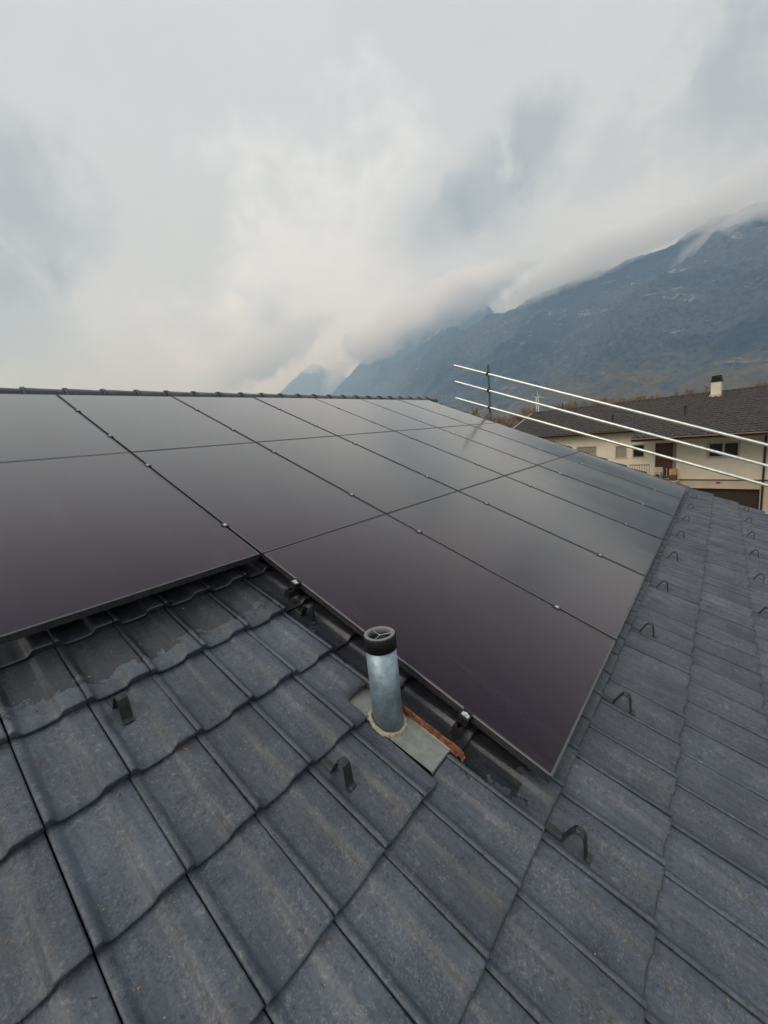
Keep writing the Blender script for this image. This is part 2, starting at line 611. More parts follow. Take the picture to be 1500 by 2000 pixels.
near = skyline([(1500, 405, 5000), (1400, 430, 5050), (1300, 474, 5100), (1200, 506, 5200), (1060, 573, 5700),
                (965, 609, 6150), (870, 640, 6700), (800, 690, 8000), (740, 735, 10500), (690, 770, 13500)])
near += [(-9, 17.0, 5000), (-20, 15.5, 5200), (-34, 12.0, 5600), (-45, 6, 6000), (47, 3.0, 16500)]
mountain('mountain_slope', 'long wooded mountainside rising to the right behind the neighbouring house', near, M['mount_near'], 0.35, 3,
         nr=150, foot=[(-45, 1500), (0, 1500), (20, 1900), (30, 2600), (36, 4000), (47, 9000)])
mid = skyline([(640, 772, 10800), (690, 722, 10500), (720, 690, 10300), (745, 655, 10200), (830, 610, 10000), (900, 578, 9800), (930, 563, 9700)])
mid += [(23.4, 14.0, 9600), (20, 9, 9500), (47.5, 3.0, 11000)]
mountain('mountain_peak', 'steep grey peak with snow gullies, half hidden in bright cloud', mid, M['mount_mid'], 0.8, 31, nr=80, rough=0.7, daz=0.12, power=1.05)
far = skyline([(530, 778, 16000), (575, 740, 16000), (612, 706, 16000), (650, 722, 16000), (690, 745, 16200)])
far += [(58, 4.5, 16500), (38, 5.0, 16500)]
mountain('mountain_summit', 'small dark summit peeping out of the mist above the roof ridge', far, M['mount_mid'], 0.85, 57, nr=60, rough=0.6, daz=0.12, power=1.05)
snw = skyline([(925, 575, 12500), (945, 552, 12500), (985, 585, 12500), (1005, 556, 12500), (1045, 548, 12500), (1100, 545, 12500)])
snw += [(29, 12, 12500), (8, 13, 12500)]
mountain('mountain_crag', 'pale snow covered crags fading into cloud above the wooded crest', snw, M['mount_snow'], 0.85, 77, nr=60, rough=0.9, daz=0.12, power=1.0)


# ------------------------------------------------------------------ our own house: walls, roof deck
house = empty('house', (3.0, -1.0, 0))
tag(house, 'house with dark interlocking tiles in the foreground that carries the solar panels', 'house')
NTILE, GAUGE, TW = -0.122, 0.3535, 0.2159
U0, V0 = -1.204, 3.862
V_RIDGE, V_EAVE, U_L, U_R = -0.45, V0 + 13 * GAUGE, U0 - 8 * TW, U0 + 41 * TW
M['render'] = simple('plaster', (0.55, 0.52, 0.46), 0.9, 0, 0.08, 3)
yr = P(0, V_RIDGE, NTILE)[1]
ye = P(0, V_EAVE, NTILE)[1]
zr = P(0, V_RIDGE, NTILE)[2]
ze = P(0, V_EAVE, NTILE)[2]
yb = 2 * yr - ye
wall_v = []
for x in (U_L + 0.1, U_R - 0.45):
    wall_v += [(x, ye + .6, 0), (x, yb - .6, 0), (x, yb - .6, ze + .02), (x, yr, zr - 0.25), (x, ye + .6, ze + .02)]
wv = [(a - 3.0, b + 1.0, c) for a, b, c in wall_v]
mesh_obj('wall', wv, [(0, 4, 3, 2, 1), (5, 6, 7, 8, 9), (0, 5, 9, 4), (1, 2, 7, 6)], M['render'], house)
# roof part: local frame x = u, y = up the slope, z = off the panel plane
roof_loc = P(0, 0, 0) - np.array([3.0, -1.0, 0])
bm = bmesh.new()
bx(bm, U_L, U_R - 0.03, -V_EAVE, -V_RIDGE, -0.24, -0.168)
roof = bm_obj('roof', bm, M['deck'], house, loc=roof_loc, rot=(PITCH, 0, 0))
# back slope, one tiled sheet (out of sight)
bm = bmesh.new()
bx(bm, U_L, U_R, 0, V_EAVE - V_RIDGE, -0.06, 0.0)
bslope = bm_obj('back_slope', bm, M['tile_field'], house, loc=np.array([0, yr, zr]) - np.array([3.0, -1.0, 0]), rot=(-PITCH, 0, 0))

# --- one roof tile: origin at its lower left corner; x to the right, y up the slope
TT = 0.034           # thickness of the visible front edge
W_T = TW - 0.0030
XS = [0, .004, .012, .020, .029, .038, .065, .095, .124, .131, .139, .147, .165, .190, .2065, W_T]
YS = [0.0, .0025, .008, .03, .09, .17, .26, GAUGE + .03]


def prof(x):
    """0 on the flats, 1 in the pan"""
    if x <= .012:
        return -0.22 + 0.20 * max(0, (.004 - x) / .004)
    if x < .038:
        t = (x - .012) / .026
        return -0.22 + 1.22 * t * t * (3 - 2 * t)
    if x < .124:
        return 1.0 + 0.10 * math.sin(math.pi * (x - .038) / .086)
    if x < .147:
        t = (x - .124) / .023
        return 1 - t * t * (3 - 2 * t)
    return 0.10 * max(0, (x - .2065) / .006)


def tile_z(x, y):
    s = max(0.0, 1 - y / GAUGE)
    z = TT * (1 - y / GAUGE)
    z -= prof(x) * (0.012 + 0.015 * s ** 1.4)
    if y < .008:
        z -= 0.0055 * ((.008 - y) / .008) ** 2
    return z


def tile_mesh(name, keep=None, cut=None, xs=XS, ys=YS, verge=False):
    """keep(xc, yc) selects cells; every boundary gets an edge face; cut(x, y) marks raw clay edges"""
    V, F, MI, idx = [], [], [], {}

    def vid(i, j):
        if (i, j) not in idx:
            idx[(i, j)] = len(V)
            V.append((xs[i], ys[j], tile_z(xs[i], ys[j])))
        return idx[(i, j)]

    cells = {(i, j) for i in range(len(xs) - 1) for j in range(len(ys) - 1)
             if keep is None or keep((xs[i] + xs[i + 1]) / 2, (ys[j] + ys[j + 1]) / 2)}
    for (i, j) in sorted(cells):
        F.append((vid(i, j), vid(i + 1, j), vid(i + 1, j + 1), vid(i, j + 1)))
        MI.append(0)
    low = {}

    def lid(i, j):
        if (i, j) not in low:
            low[(i, j)] = len(V)
            x, y = xs[i], ys[j]
            if y == 0:
                zb = -TT * 0.0 - prof(x) * 0.012 + 0.0035
            else:
                zb = tile_z(x, y) - (0.018 if cut else 0.03)
            V.append((x, y + (0.004 if y == 0 else 0), zb))
        return low[(i, j)]

    for (i, j) in sorted(cells):
        for (di, dj, a, b) in ((0, -1, (i, j), (i + 1, j)), (1, 0, (i + 1, j), (i + 1, j + 1)), (0, 1, (i + 1, j + 1), (i, j + 1)), (-1, 0, (i, j + 1), (i, j))):
            if (i + di, j + dj) in cells:
                continue
            if dj == 1 and j == len(ys) - 2:
                continue
            F.append((vid(*b), vid(*a), lid(*a), lid(*b)))
            xm, ym = (xs[a[0]] + xs[b[0]]) / 2, (ys[a[1]] + ys[b[1]]) / 2
            MI.append(1 if cut and cut(xm, ym) else 0)
    if verge:
        k = len(V)
        V += [(W_T, 0, .02), (W_T, GAUGE + .01, -.004), (W_T, GAUGE + .01, -.085), (W_T, 0, -.065),
              (W_T - .014, 0, .02), (W_T - .014, GAUGE + .01, -.004), (W_T - .014, GAUGE + .01, -.085), (W_T - .014, 0, -.065)]
        for q in ((0, 3, 2, 1), (4, 5, 6, 7), (0, 4, 7, 3), (3, 7, 6, 2)):
            F.append(tuple(k + a for a in q))
            MI.append(0)
    return V, F, MI


def tile_data(name, V, F, MI, mats):
    me = bpy.data.meshes.new(name)
    me.from_pydata(V, [], F)
    for mm in mats:
        me.materials.append(mm)
    me.polygons.foreach_set('material_index', MI)
    # smooth the glazed top, keep the edges crisp
    nrm = [p.normal.z for p in me.polygons]
    me.polygons.foreach_set('use_smooth', [z > 0.5 for z in nrm])
    me.update()
    return me


VT, FT, MT = tile_mesh('roof_tile')
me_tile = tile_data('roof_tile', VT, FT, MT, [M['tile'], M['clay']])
VV, FV, MV = tile_mesh('verge_tile', verge=True)
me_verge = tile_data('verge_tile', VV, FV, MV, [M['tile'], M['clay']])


def to_px(w):
    c = RW.T @ (np.asarray(w) - CAM)
    if c[2] < 0.05:
        return None
    return 750 + FPX * c[0] / c[2], 1000 + FPX * c[1] / c[2], c[2]


def under_panels(u, v, mrg):
    a = -1.144 + mrg < u < 6.91 - mrg and -0.3 < v < 3.476 - mrg
    b = 0.01 + mrg < u < 6.91 - mrg and 3.0 < v < 5.22 - mrg
    return a or b


cells = []
SPECIAL = {(4, 2), (4, 3), (5, 3)}           # the tiles cut around the vent pipe
for i in range(-8, 41):
    for j in range(-11, 14):
        if (i, j) in SPECIAL:
            continue
        u, v = U0 + i * TW, V0 + j * GAUGE       # lower left corner
        uc, vc = u + TW / 2, v - GAUGE / 2
        seen = False
        for du in (0, .5, 1):
            for dv in (0, .5, 1):
                if under_panels(u + du * TW, v - dv * GAUGE, 0.06):
                    continue
                q = to_px(P(u + du * TW, v - dv * GAUGE, NTILE + .02))
                if q and -40 < q[0] < 1540 and 700 < q[1] < 2050:
                    seen = True
        dist = np.linalg.norm(P(uc, vc, NTILE) - CAM)
        cells.append((not seen, dist, i, j, u, v))
cells.sort()
n_single = 0
fv, ff, fm = [], [], []
rt = random.Random(5)
for (hid, dist, i, j, u, v) in cells:
    jit = (rt.uniform(-.0012, .0012), rt.uniform(-.0025, .0025), rt.uniform(-.0012, .0012))
    tilt = (rt.uniform(-.004, .004), rt.uniform(-.006, .006), rt.uniform(-.003, .003))
    if not hid and n_single < 300:
        o = bpy.data.objects.new('verge_tile' if i == 40 else 'roof_tile', me_verge if i == 40 else me_tile)
        o.location = (u + .00175 + jit[0], -v + jit[1], NTILE + jit[2])
        o.rotation_euler = tilt
        link(o, roof)
        n_single += 1
    else:
        k = len(fv)
        SV, SF = (VV, FV) if i == 40 else (VT, FT)
        fv += [(a + u + .00175, b - v, c + NTILE + jit[2] + a * tilt[1] * -1) for a, b, c in SV]
        ff += [tuple(q + k for q in f) for f in SF]
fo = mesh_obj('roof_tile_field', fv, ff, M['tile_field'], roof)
fo.data.polygons.foreach_set('use_smooth', [p.normal.z > .5 for p in fo.data.polygons])
tag(fo, kind='stuff')

# tiles cut around the vent pipe
xs2 = sorted(XS + [.098, .031])
ys2 = sorted(YS + [.112])


def special(i, j, keep, cut, name='cut_tile'):
    V, F, MI = tile_mesh(name, keep, cut, xs2, ys2)
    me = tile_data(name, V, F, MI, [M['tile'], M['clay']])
    o = bpy.data.objects.new(name, me)
    o.location = (U0 + i * TW + .00175, -(V0 + j * GAUGE), NTILE)
    return link(o, roof)


special(4, 2, lambda x, y: x < .098 or y > .112, lambda x, y: (abs(y - .112) < .002 and x > .098))
special(4, 3, lambda x, y: x < .098, lambda x, y: False)
special(5, 3, lambda x, y: x > .031, lambda x, y: abs(x - .031) < .002)
# the ragged clay rim left where the tile was cut
rr_ = random.Random(3)
pts = [(-.094, 4.60), (-.093, 4.68), (-.089, 4.76), (-.086, 4.83), (-.081, 4.885), (-.083, 4.92), (-.089, 4.948)]
bm = bmesh.new()
prev = None
for k in range(25):
    t = k / 24 * (len(pts) - 1)
    a = min(int(t), len(pts) - 2)
    fu = pts[a][0] + (pts[a + 1][0] - pts[a][0]) * (t - a) + rr_.uniform(-.0012, .0012)
    fv_ = pts[a][1] + (pts[a + 1][1] - pts[a][1]) * (t - a)
    w = .0055 + rr_.uniform(-.0012, .0012)
    zt = -.0945 + rr_.uniform(-.001, .001) - (0.010 if k > 22 else 0) + 0.004 * (k / 24)
    row = [bm.verts.new((fu - w, -fv_, zt - .028)), bm.verts.new((fu - w * .8, -fv_, zt - .003)), bm.verts.new((fu, -fv_, zt)),
           bm.verts.new((fu + w, -fv_, zt - .004)), bm.verts.new((fu + w, -fv_, zt - .028))]
    if prev:
        for q in range(4):
            bm.faces.new((prev[q], prev[q + 1], row[q + 1], row[q]))
    else:
        bm.faces.new(row)
    prev = row
bm.faces.new(prev[::-1])
bm_obj('cut_edge', bm, M['clay'], roof)

# ridge caps: half-round, wider at the left end, overlapping
PITCHC = 0.368


def ridge_cap_mesh():
    bm = bmesh.new()
    secs = [(-.002, .104, 0), (0.0, .117, 0), (.028, .119, 0), (.034, .109, 0), (PITCHC * .6, .103, 0), (PITCHC + .03, .097, 0)]
    prev = None
    for x, r, _ in secs:
        row = []
        for k in range(13):
            t = math.pi * (-0.06 + 1.12 * k / 12)
            row.append(bm.verts.new((x, r * 1.12 * math.cos(t), r * math.sin(t))))
        if prev:
            for k in range(12):
                bm.faces.new((prev[k], prev[k + 1], row[k + 1], row[k]))
        prev = row
    bmesh.ops.recalc_face_normals(bm, faces=bm.faces)
    me = bpy.data.meshes.new('ridge_tile')
    bm.to_mesh(me)
    bm.free()
    me.materials.append(M['tile'])
    for p in me.polygons:
        p.use_smooth = True
    return me


me_cap = ridge_cap_mesh()
k = 0
u = 0.186 - 8 * PITCHC
ridge_empty_z = -.045 - .118
while u < 7.55:
    o = bpy.data.objects.new('ridge_tile', me_cap)
    o.location = (u, -V_RIDGE, ridge_empty_z)
    o.rotation_euler = (-PITCH, 0, 0)
    link(o, roof)
    u += PITCHC

# ------------------------------------------------------------------ solar panels
PW, PH, TH = 1.134, 1.7365, 0.035
PU, PV = 1.154, 1.7433


def panel_meshes():
    bm = bmesh.new()
    lip = 0.010
    for (x0, x1, y0, y1) in ((0, PW, 0, lip), (0, PW, PH - lip, PH), (0, lip, lip, PH - lip), (PW - lip, PW, lip, PH - lip)):
        bx(bm, x0, x1, y0, y1, -TH, 0)
    bmesh.ops.remove_doubles(bm, verts=bm.verts, dist=1e-5)
    inner = [f for f in bm.faces if False]
    es = [e for e in bm.edges if abs(e.verts[0].co.z) < 1e-6 and abs(e.verts[1].co.z) < 1e-6 and
          (all(abs(v.co.x) < 1e-6 for v in e.verts) or all(abs(v.co.x - PW) < 1e-6 for v in e.verts) or
           all(abs(v.co.y) < 1e-6 for v in e.verts) or all(abs(v.co.y - PH) < 1e-6 for v in e.verts))]
    bmesh.ops.bevel(bm, geom=es, offset=.0016, segments=2, affect='EDGES')
    fr = bpy.data.meshes.new('frame')
    bm.to_mesh(fr)
    bm.free()
    fr.materials.append(M['frame'])
    bm = bmesh.new()
    bx(bm, lip + .0004, PW - lip - .0004, lip + .0004, PH - lip - .0004, -.008, -.0014)
    gl = bpy.data.meshes.new('glass_pane')
    bm.to_mesh(gl)
    bm.free()
    gl.materials.append(M['glass'])
    bm = bmesh.new()
    bx(bm, lip + .001, PW - lip - .001, lip + .001, PH - lip - .001, -.014, -.0092)
    bk = bpy.data.meshes.new('back_sheet')
    bm.to_mesh(bk)
    bm.free()
    bk.materials.append(M['black'])
    # middle clamp bridging two frames
    bm = bmesh.new()
    bx(bm, -.019, .019, -.022, .022, .0006, .0042, .0008)
    bx(bm, -.007, .007, -.022, .022, -.034, .0005)
    mc = bpy.data.meshes.new('middle_clamp')
    bm.to_mesh(mc)
    bm.free()
    mc.materials.append(M['steel_black'])
    bm = bmesh.new()
    bx(bm, -.009, .009, -.011, .011, .0043, .0054, .0004)
    tube(bm, (0, 0, .0055), (0, 0, .0105), .0066, seg=8)
    bo = bpy.data.meshes.new('bolt')
    bm.to_mesh(bo)
    bm.free()
    bo.materials.append(M['alu'])
    return fr, gl, bk, mc, bo


me_fr, me_gl, me_bk, me_mc, me_bo = panel_meshes()
ROWN = ['in the top row', 'in the middle row', 'in the bottom row']
ORD = ['first', 'second', 'third', 'fourth', 'fifth', 'sixth', 'seventh']
CLAMPS = {0: (.59, 1.34), 1: (.30, 1.36), 2: (.325, 1.39)}
rp = random.Random(9)
panels = {}
for row in range(3):
    for c in range(-1 if row < 2 else 0, 6):
        k = c + (1 if row < 2 else 0)
        base = P(c * PU + .010, row * PV + .0034 + PH, 0)
        p = empty('solar_panel', base, (PITCH + rp.uniform(-.0012, .0012), rp.uniform(-.0012, .0012), 0))
        total = 7 if row < 2 else 6
        if k == 0 and row == 2:
            lab = 'black solar panel right behind the galvanised vent pipe, lowest corner of the array'
        elif k == 0 and row == 1:
            lab = 'black solar panel cut off at left, its lower frame over bare tiles'
        elif k == total - 1:
            lab = 'black solar panel ' + ROWN[row] + ', at the far gable end'
        else:
            lab = 'black solar panel ' + ROWN[row] + ', ' + ORD[k] + ' from the left'
        tag(p, lab, 'solar panel', 'solar panels on the roof')
        panels[(row, c)] = p
        for nm, me in (('frame', me_fr), ('glass_pane', me_gl), ('back_sheet', me_bk)):
            link(bpy.data.objects.new(nm, me), p)
        if c < 5:
            for cv in CLAMPS[row]:
                o = bpy.data.objects.new('middle_clamp', me_mc)
                o.location = (PW + .010, PH + .0034 - cv, 0)
                link(o, p)
                b = bpy.data.objects.new('bolt', me_bo)
                link(b, o)
# end clamps and rail stubs at the open side of the lowest left panel
p = panels[(2, 0)]
for q, cv in enumerate((.318, 1.385)):
    bm = bmesh.new()
    bx(bm, -.046, -.004, -.021, .021, -.030, -.0265, .0008)
    bx(bm, -.0065, -.0025, -.021, .021, -.0265, .0022)
    bx(bm, -.0025, .008, -.021, .021, .0006, .0040, .0006)
    bx(bm, -.040, -.0065, -.021, .021, -.004, .0008, .0008)
    bx(bm, -.040, -.036, -.021, .021, -.0265, -.0041)
    o = bm_obj('end_clamp', bm, M['steel_black'], p, loc=(0, PH + .0034 - cv, 0))
    bm = bmesh.new()
    bx(bm, -.032, -.014, -.0155, .0155, .0009, .0028, .0006)
    tube(bm, (-.023, 0, .0029), (-.023, 0, .010), .0078, seg=6)
    bm_obj('bolt', bm, M['alu'], o)
    r = empty('mounting_rail', P(-.055, 2 * PV + cv, -.036 - .045), (PITCH, 0, 0))
    tag(r, ('upper' if q == 0 else 'lower') + ' black mounting rail ending under the panel beside the vent pipe', 'rail', 'mounting rails')
    bm = bmesh.new()
    for (a, b, c_, d) in ((-.019, .019, 0, .004), (-.019, -.016, .004, .041), (.016, .019, .004, .041), (-.019, -.006, .041, .045), (.006, .019, .041, .045)):
        bx(bm, 0, 6.93, a, b, c_, d)
    bmesh.ops.remove_doubles(bm, verts=bm.verts, dist=1e-5)
    bm_obj('rail_profile', bm, M['steel_black'], r)
    bm = bmesh.new()
    bx(bm, -.004, 0, -.020, .020, -.001, .046, .001)
    bm_obj('end_cap', bm, M['black'], r)
    bm = bmesh.new()
    for x in (.32, 1.9, 3.5, 5.1, 6.6):
        bx(bm, x, x + .03, .02, .026, -.075, .03)
        bx(bm, x, x + .03, .02, .16, -.081, -.075)
    bm_obj('roof_hook', bm, M['post'], r)

# ------------------------------------------------------------------ snow guards
def guard_mesh():
    # strap bent along the slope: flat tongue from under the tile, up to a rounded top, down to a small foot
    path = [(.105, .007), (.052, .0035), (.046, .006), (.037, .042), (.029, .067), (.020, .0785), (.007, .0815), (-.006, .0770), (-.014, .062), (-.033, .008), (-.037, .003), (-.052, .0022)]
    V, F = [], []
    hw = .018
    th = .0034
    for k, (y, z) in enumerate(path):
        a = path[max(0, k - 1)]
        b = path[min(len(path) - 1, k + 1)]
        ty, tz = b[0] - a[0], b[1] - a[1]
        L = math.hypot(ty, tz)
        ny, nz = tz / L, -ty / L
        for x, off in ((-hw, 0), (-hw * .42, 0), (-hw * .3, .0022), (hw * .3, .0022), (hw * .42, 0), (hw, 0)):
            V.append((x, y + ny * off, z + nz * off))
        for x in (hw, -hw):
            V.append((x, y - ny * th, z - nz * th))
    n = 8
    for k in range(len(path) - 1):
        for q in range(n):
            a, b = k * n + q, k * n + (q + 1) % n
            F.append((a, b, b + n, a + n))
    F.append(tuple(range(n - 1, -1, -1)))
    F.append(tuple(range((len(path) - 1) * n, len(path) * n)))
    me = bpy.data.meshes.new('snow_guard')
    me.from_pydata(V, [], F)
    me.materials.append(M['guard'])
    me.update()
    bm = bmesh.new()
    bm.from_mesh(me)
    bmesh.ops.recalc_face_normals(bm, faces=bm.faces)
    bm.to_mesh(me)
    bm.free()
    return me


me_g = guard_mesh()
rg = random.Random(21)


def guard(u, j, label):
    v = V0 + j * GAUGE + .105
    # height of the tile under it
    y = GAUGE - .105
    ii = math.floor((u - U0) / TW)
    x = (u - U0) - ii * TW
    o = bpy.data.objects.new('snow_guard', me_g)
    o.location = P(u, v, NTILE + tile_z(x, y) + .001)
    o.rotation_euler = (PITCH - TT / GAUGE + rg.uniform(-.02, .02), 0, rg.uniform(-.05, .05))
    link(o)
    tag(o, label, 'snow guard', 'metal snow guards on the roof tiles')


guard(-.912, 0, 'bent metal snow guard on the tiles at the far left, below the cut-off panel')
guard(-.036, 0, 'bent metal snow guard in the shadow of the panel edge, above the vent pipe')
guard(-.486, 2, 'bent metal snow guard on the tiles left of the zinc flashing')
W9 = ['nearest', 'second nearest', 'third', 'fourth', 'fifth', 'sixth', 'seventh', 'eighth', 'last']
for k in range(9):
    lab = W9[k] + (' metal snow guard, large and close, just right of the lowest panel corner' if k == 0 else
                   ' metal snow guard' + (' counted from the camera' if 1 < k < 8 else '') + ' in the row along the panel edge' + (', at the gable' if k == 8 else ''))
    guard(-.060 + k * TW * 4, 4, lab)
W6 = ['nearest', 'second', 'third', 'fourth', 'fifth', 'sixth']
for k in range(6):
    lab = W6[k] + ' metal snow guard of the outer row at the right edge' + (', partly cut off' if k == 0 else '') + (', by the gable' if k == 5 else '')
    guard(2.963 + k * TW * 4, 6, lab)

# ------------------------------------------------------------------ vent pipe with flashing
pb = P(-.175, 4.628, -.118)
pipe = empty('vent_pipe', pb)
tag(pipe, 'galvanised round vent pipe with black collar rising through zinc flashing beside the panels', 'vent pipe')
RP = .0615
HP = .375
bm = bmesh.new()
lathe(bm, [(RP, -.05), (RP, HP - .045), (RP - .0015, HP - .045), (RP - .0015, -.05)], 48, True)
bm_obj('pipe', bm, M['zinc'], pipe, True)
bm = bmesh.new()
t = math.radians(-33)
for k in range(2):
    rr2 = RP + .0004
seam_a = math.atan2(-.80, .60) + math.radians(18)
ex = Vector((math.cos(seam_a), math.sin(seam_a), 0))
ey = Vector((-math.sin(seam_a), math.cos(seam_a), 0))
prof_s = [(-.004, -.001), (-.004, .0004), (-.001, .0022), (.006, .0018), (.0065, -.001)]
rows = []
for z in (-.04, HP - .046):
    rows.append([bm.verts.new(ex * (RP + d) + ey * s_ + Vector((0, 0, z))) for s_, d in prof_s])
for q in range(4):
    bm.faces.new((rows[0][q], rows[0][q + 1], rows[1][q + 1], rows[1][q]))
bm_obj('seam', bm, M['zinc'], pipe)
bm = bmesh.new()
lathe(bm, [(RP + .0035, HP - .058), (RP + .0035, HP - .003), (RP + .0015, HP), (RP - .002, HP + .0005), (RP - .002, HP - .058)], 48, True)
bm_obj('collar', bm, M['black'], pipe, True)
bm = bmesh.new()
lathe(bm, [(RP + .0005, HP + .0009), (RP - .001, HP + .003), (RP - .012, HP + .0032), (RP - .0145, HP - .002), (RP - .0145, HP - .03), (RP - .011, HP - .03), (RP - .0105, HP + .0009)], 48, True)
bm_obj('rim', bm, M['grey_rim'], pipe, True)
bm = bmesh.new()
lathe(bm, [(RP - .018, HP - .03), (RP - .018, -.04), (RP - .016, -.04), (RP - .016, HP - .03)], 32, True)
bm_obj('liner', bm, M['black'], pipe, True)
bm = bmesh.new()
for k in range(3):
    a = math.radians(75 + 120 * k)
    tube(bm, (0, 0, HP - .006), ((RP - .0148) * math.cos(a), (RP - .0148) * math.sin(a), HP - .002), .0013, seg=6)
tube(bm, (0, 0, HP - .010), (0, 0, HP - .003), .0035, seg=8)
bm_obj('spoke_guard', bm, M['wire'], pipe)
# foam bead where the pipe meets the plate (an ellipse on the slope)
bm = bmesh.new()
rf = random.Random(4)
prev = first = None
NS = 60
for k in range(NS):
    a = 2 * math.pi * k / NS
    wdt = .0145 + rf.uniform(-.003, .004)
    row = []
    for q in range(7):
        b = math.pi * q / 6
        rad = RP + wdt * .5 + wdt * .62 * math.cos(b) * -1
        hgt = (.013 + rf.uniform(-.002, .002)) * math.sin(b)
        x, y = rad * math.cos(a), rad * math.sin(a) / CA
        row.append(bm.verts.new((x, y, hgt)))
    if prev:
        for q in range(6):
            bm.faces.new((prev[q], row[q], row[q + 1], prev[q + 1]))
    else:
        first = row
    prev = row
for q in range(6):
    bm.faces.new((prev[q], first[q], first[q + 1], prev[q + 1]))
bmesh.ops.recalc_face_normals(bm, faces=bm.faces)
bm_obj('foam_seal', bm, M['foam'], pipe, True, loc=Vector(P(-.175, 4.628, -.128) - pb), rot=(PITCH, 0, 0))
# flashing plate: flat zinc sheet on the slope with turned-down front
bm = bmesh.new()
gx = [-.245, -.241, -.222, -.19, -.15, -.112, -.098, -.092]
gz = [.005, .001, 0, -.0005, 0, .0005, .002, .006]
gy = [4.44, 4.56, 4.70, 4.83, 4.884, 4.889]
grid = []
for y in gy:
    row = []
    for x, z in zip(gx, gz):
        n = -.134 + z + .012 * max(0, (y - 4.50) / .40) + (-.012 if y == gy[-1] else 0)
        sh = (x + .245) / .153
        row.append(bm.verts.new(Vector(P(x + .06 * max(0, (y - 4.6)) * (1 - sh), y, n) - pb)))
    grid.append(row)
for a in range(len(gy) - 1):
    for b in range(len(gx) - 1):
        bm.faces.new((grid[a][b], grid[a + 1][b], grid[a + 1][b + 1], grid[a][b + 1]))
bmesh.ops.solidify(bm, geom=list(bm.faces), thickness=.0012)
bmesh.ops.recalc_face_normals(bm, faces=bm.faces)
bm_obj('flashing', bm, M['flash'], pipe)

# ------------------------------------------------------------------ scaffold guard rail beyond the gable
UG = 8.0
dr = Vector((0, -1, 0))
gr = empty('guard_rail', (UG, -.96, 0))
tag(gr, 'scaffold guard rail of three pale galvanised tubes on a dark post beyond the gable', 'guard rail')


def gl_(y, z, x=0.0):
    return (x, y + .96, z - 1.2)


rails = (((-.12, 9.81), (-.92, 9.49), (-5.83, 7.53)), ((-.12, 9.43), (-.94, 9.11), (-5.84, 7.19)), ((-.11, 9.04), (-.95, 8.72), (-5.86, 6.86)))
for a, c_, b in rails:
    s_ = (b[1] - a[1]) / (b[0] - a[0])
    e = (-7.6, a[1] + s_ * (-7.6 - a[0]))
    bm = bmesh.new()
    A, B = Vector(gl_(*a)), Vector(gl_(*e))
    tube(bm, A, B, .0255, seg=16, caps=False)
    tube(bm, A, B, .0220, seg=16, caps=False)
    bm_obj('rail', bm, M['tube'], gr, True)
    for yy in (-.97, -7.2):
        zz = a[1] + s_ * (yy - a[0])
        bm = bmesh.new()
        q = (B - A).normalized()
        ctr = Vector(gl_(yy, zz))
        tube(bm, ctr - q * .027, ctr + q * .027, .036, seg=14)
        tube(bm, ctr + Vector((.05, 0, -.027)), ctr + Vector((.05, 0, .027)), .036, seg=14)
        bx(bm, ctr.x - .012, ctr.x + .06, ctr.y - .04, ctr.y - .03, ctr.z - .02, ctr.z + .045)
        bm_obj('coupler', bm, M['coupler'], gr)
for yy, top in ((-.97, 9.68), (-7.2, 7.3)):
    bm = bmesh.new()
    tube(bm, gl_(yy, 1.2, .05), gl_(yy, top, .05), .0245, seg=16)
    bm_obj('post', bm, M['post'], gr, True)

# ------------------------------------------------------------------ neighbouring house
HD = np.array([.137, .991])
HB = np.array([29.9, -2.5])
nb = empty('neighbouring_house', (HB[0], HB[1], 0), (0, 0, math.atan2(-.991, -.137)))
tag(nb, 'cream two-storey house with dark brown tiled roof and chimney behind the guard rail', 'house')
# local x = right along the facade, y = into the house, z up
M['cream'] = simple('cream_plaster', (0.80, 0.73, 0.62), 0.9, 0, 0.05, 1.5)
M['cream_low'] = simple('beige_plaster', (0.60, 0.50, 0.38), 0.9, 0, 0.06, 1.5)
M['rtile'] = simple('brown_concrete_tile', (0.045, 0.036, 0.034), 0.65, 0, 0.45, 5.0)
M['brown'] = simple('brown_wood', (0.095, 0.045, 0.03), 0.6, 0, 0.3, 5)
M['garage'] = simple('garage_wood', (0.040, 0.024, 0.020), 0.7, 0, 0.25, 4)
M['shutter'] = simple('roller_shutter', (0.36, 0.32, 0.27), 0.7)
M['wframe'] = simple('window_frame_paint', (0.55, 0.52, 0.47), 0.5)
M['sill'] = simple('stone_sill', (0.58, 0.54, 0.47), 0.8)
M['metal_dark'] = simple('dark_copper', (0.05, 0.035, 0.03), 0.5, 0.3)
M['rust'] = simple('rusty_iron', (0.12, 0.06, 0.04), 0.8)
M['orange_box'] = simple('amber_plastic', (0.62, 0.36, 0.14), 0.5)
M['white'] = simple('white_paint', (0.75, 0.75, 0.74), 0.5)
M['soffit'] = simple('soffit_boards', (0.16, 0.12, 0.09), 0.8)


def pane_mat():
    mt, g, bs = new_mat('window_pane')
    bs.inputs['Base Color'].default_value = (0.02, 0.024, 0.024, 1)
    bs.inputs['Roughness'].default_value = 0.06
    return mt


M['pane'] = pane_mat()


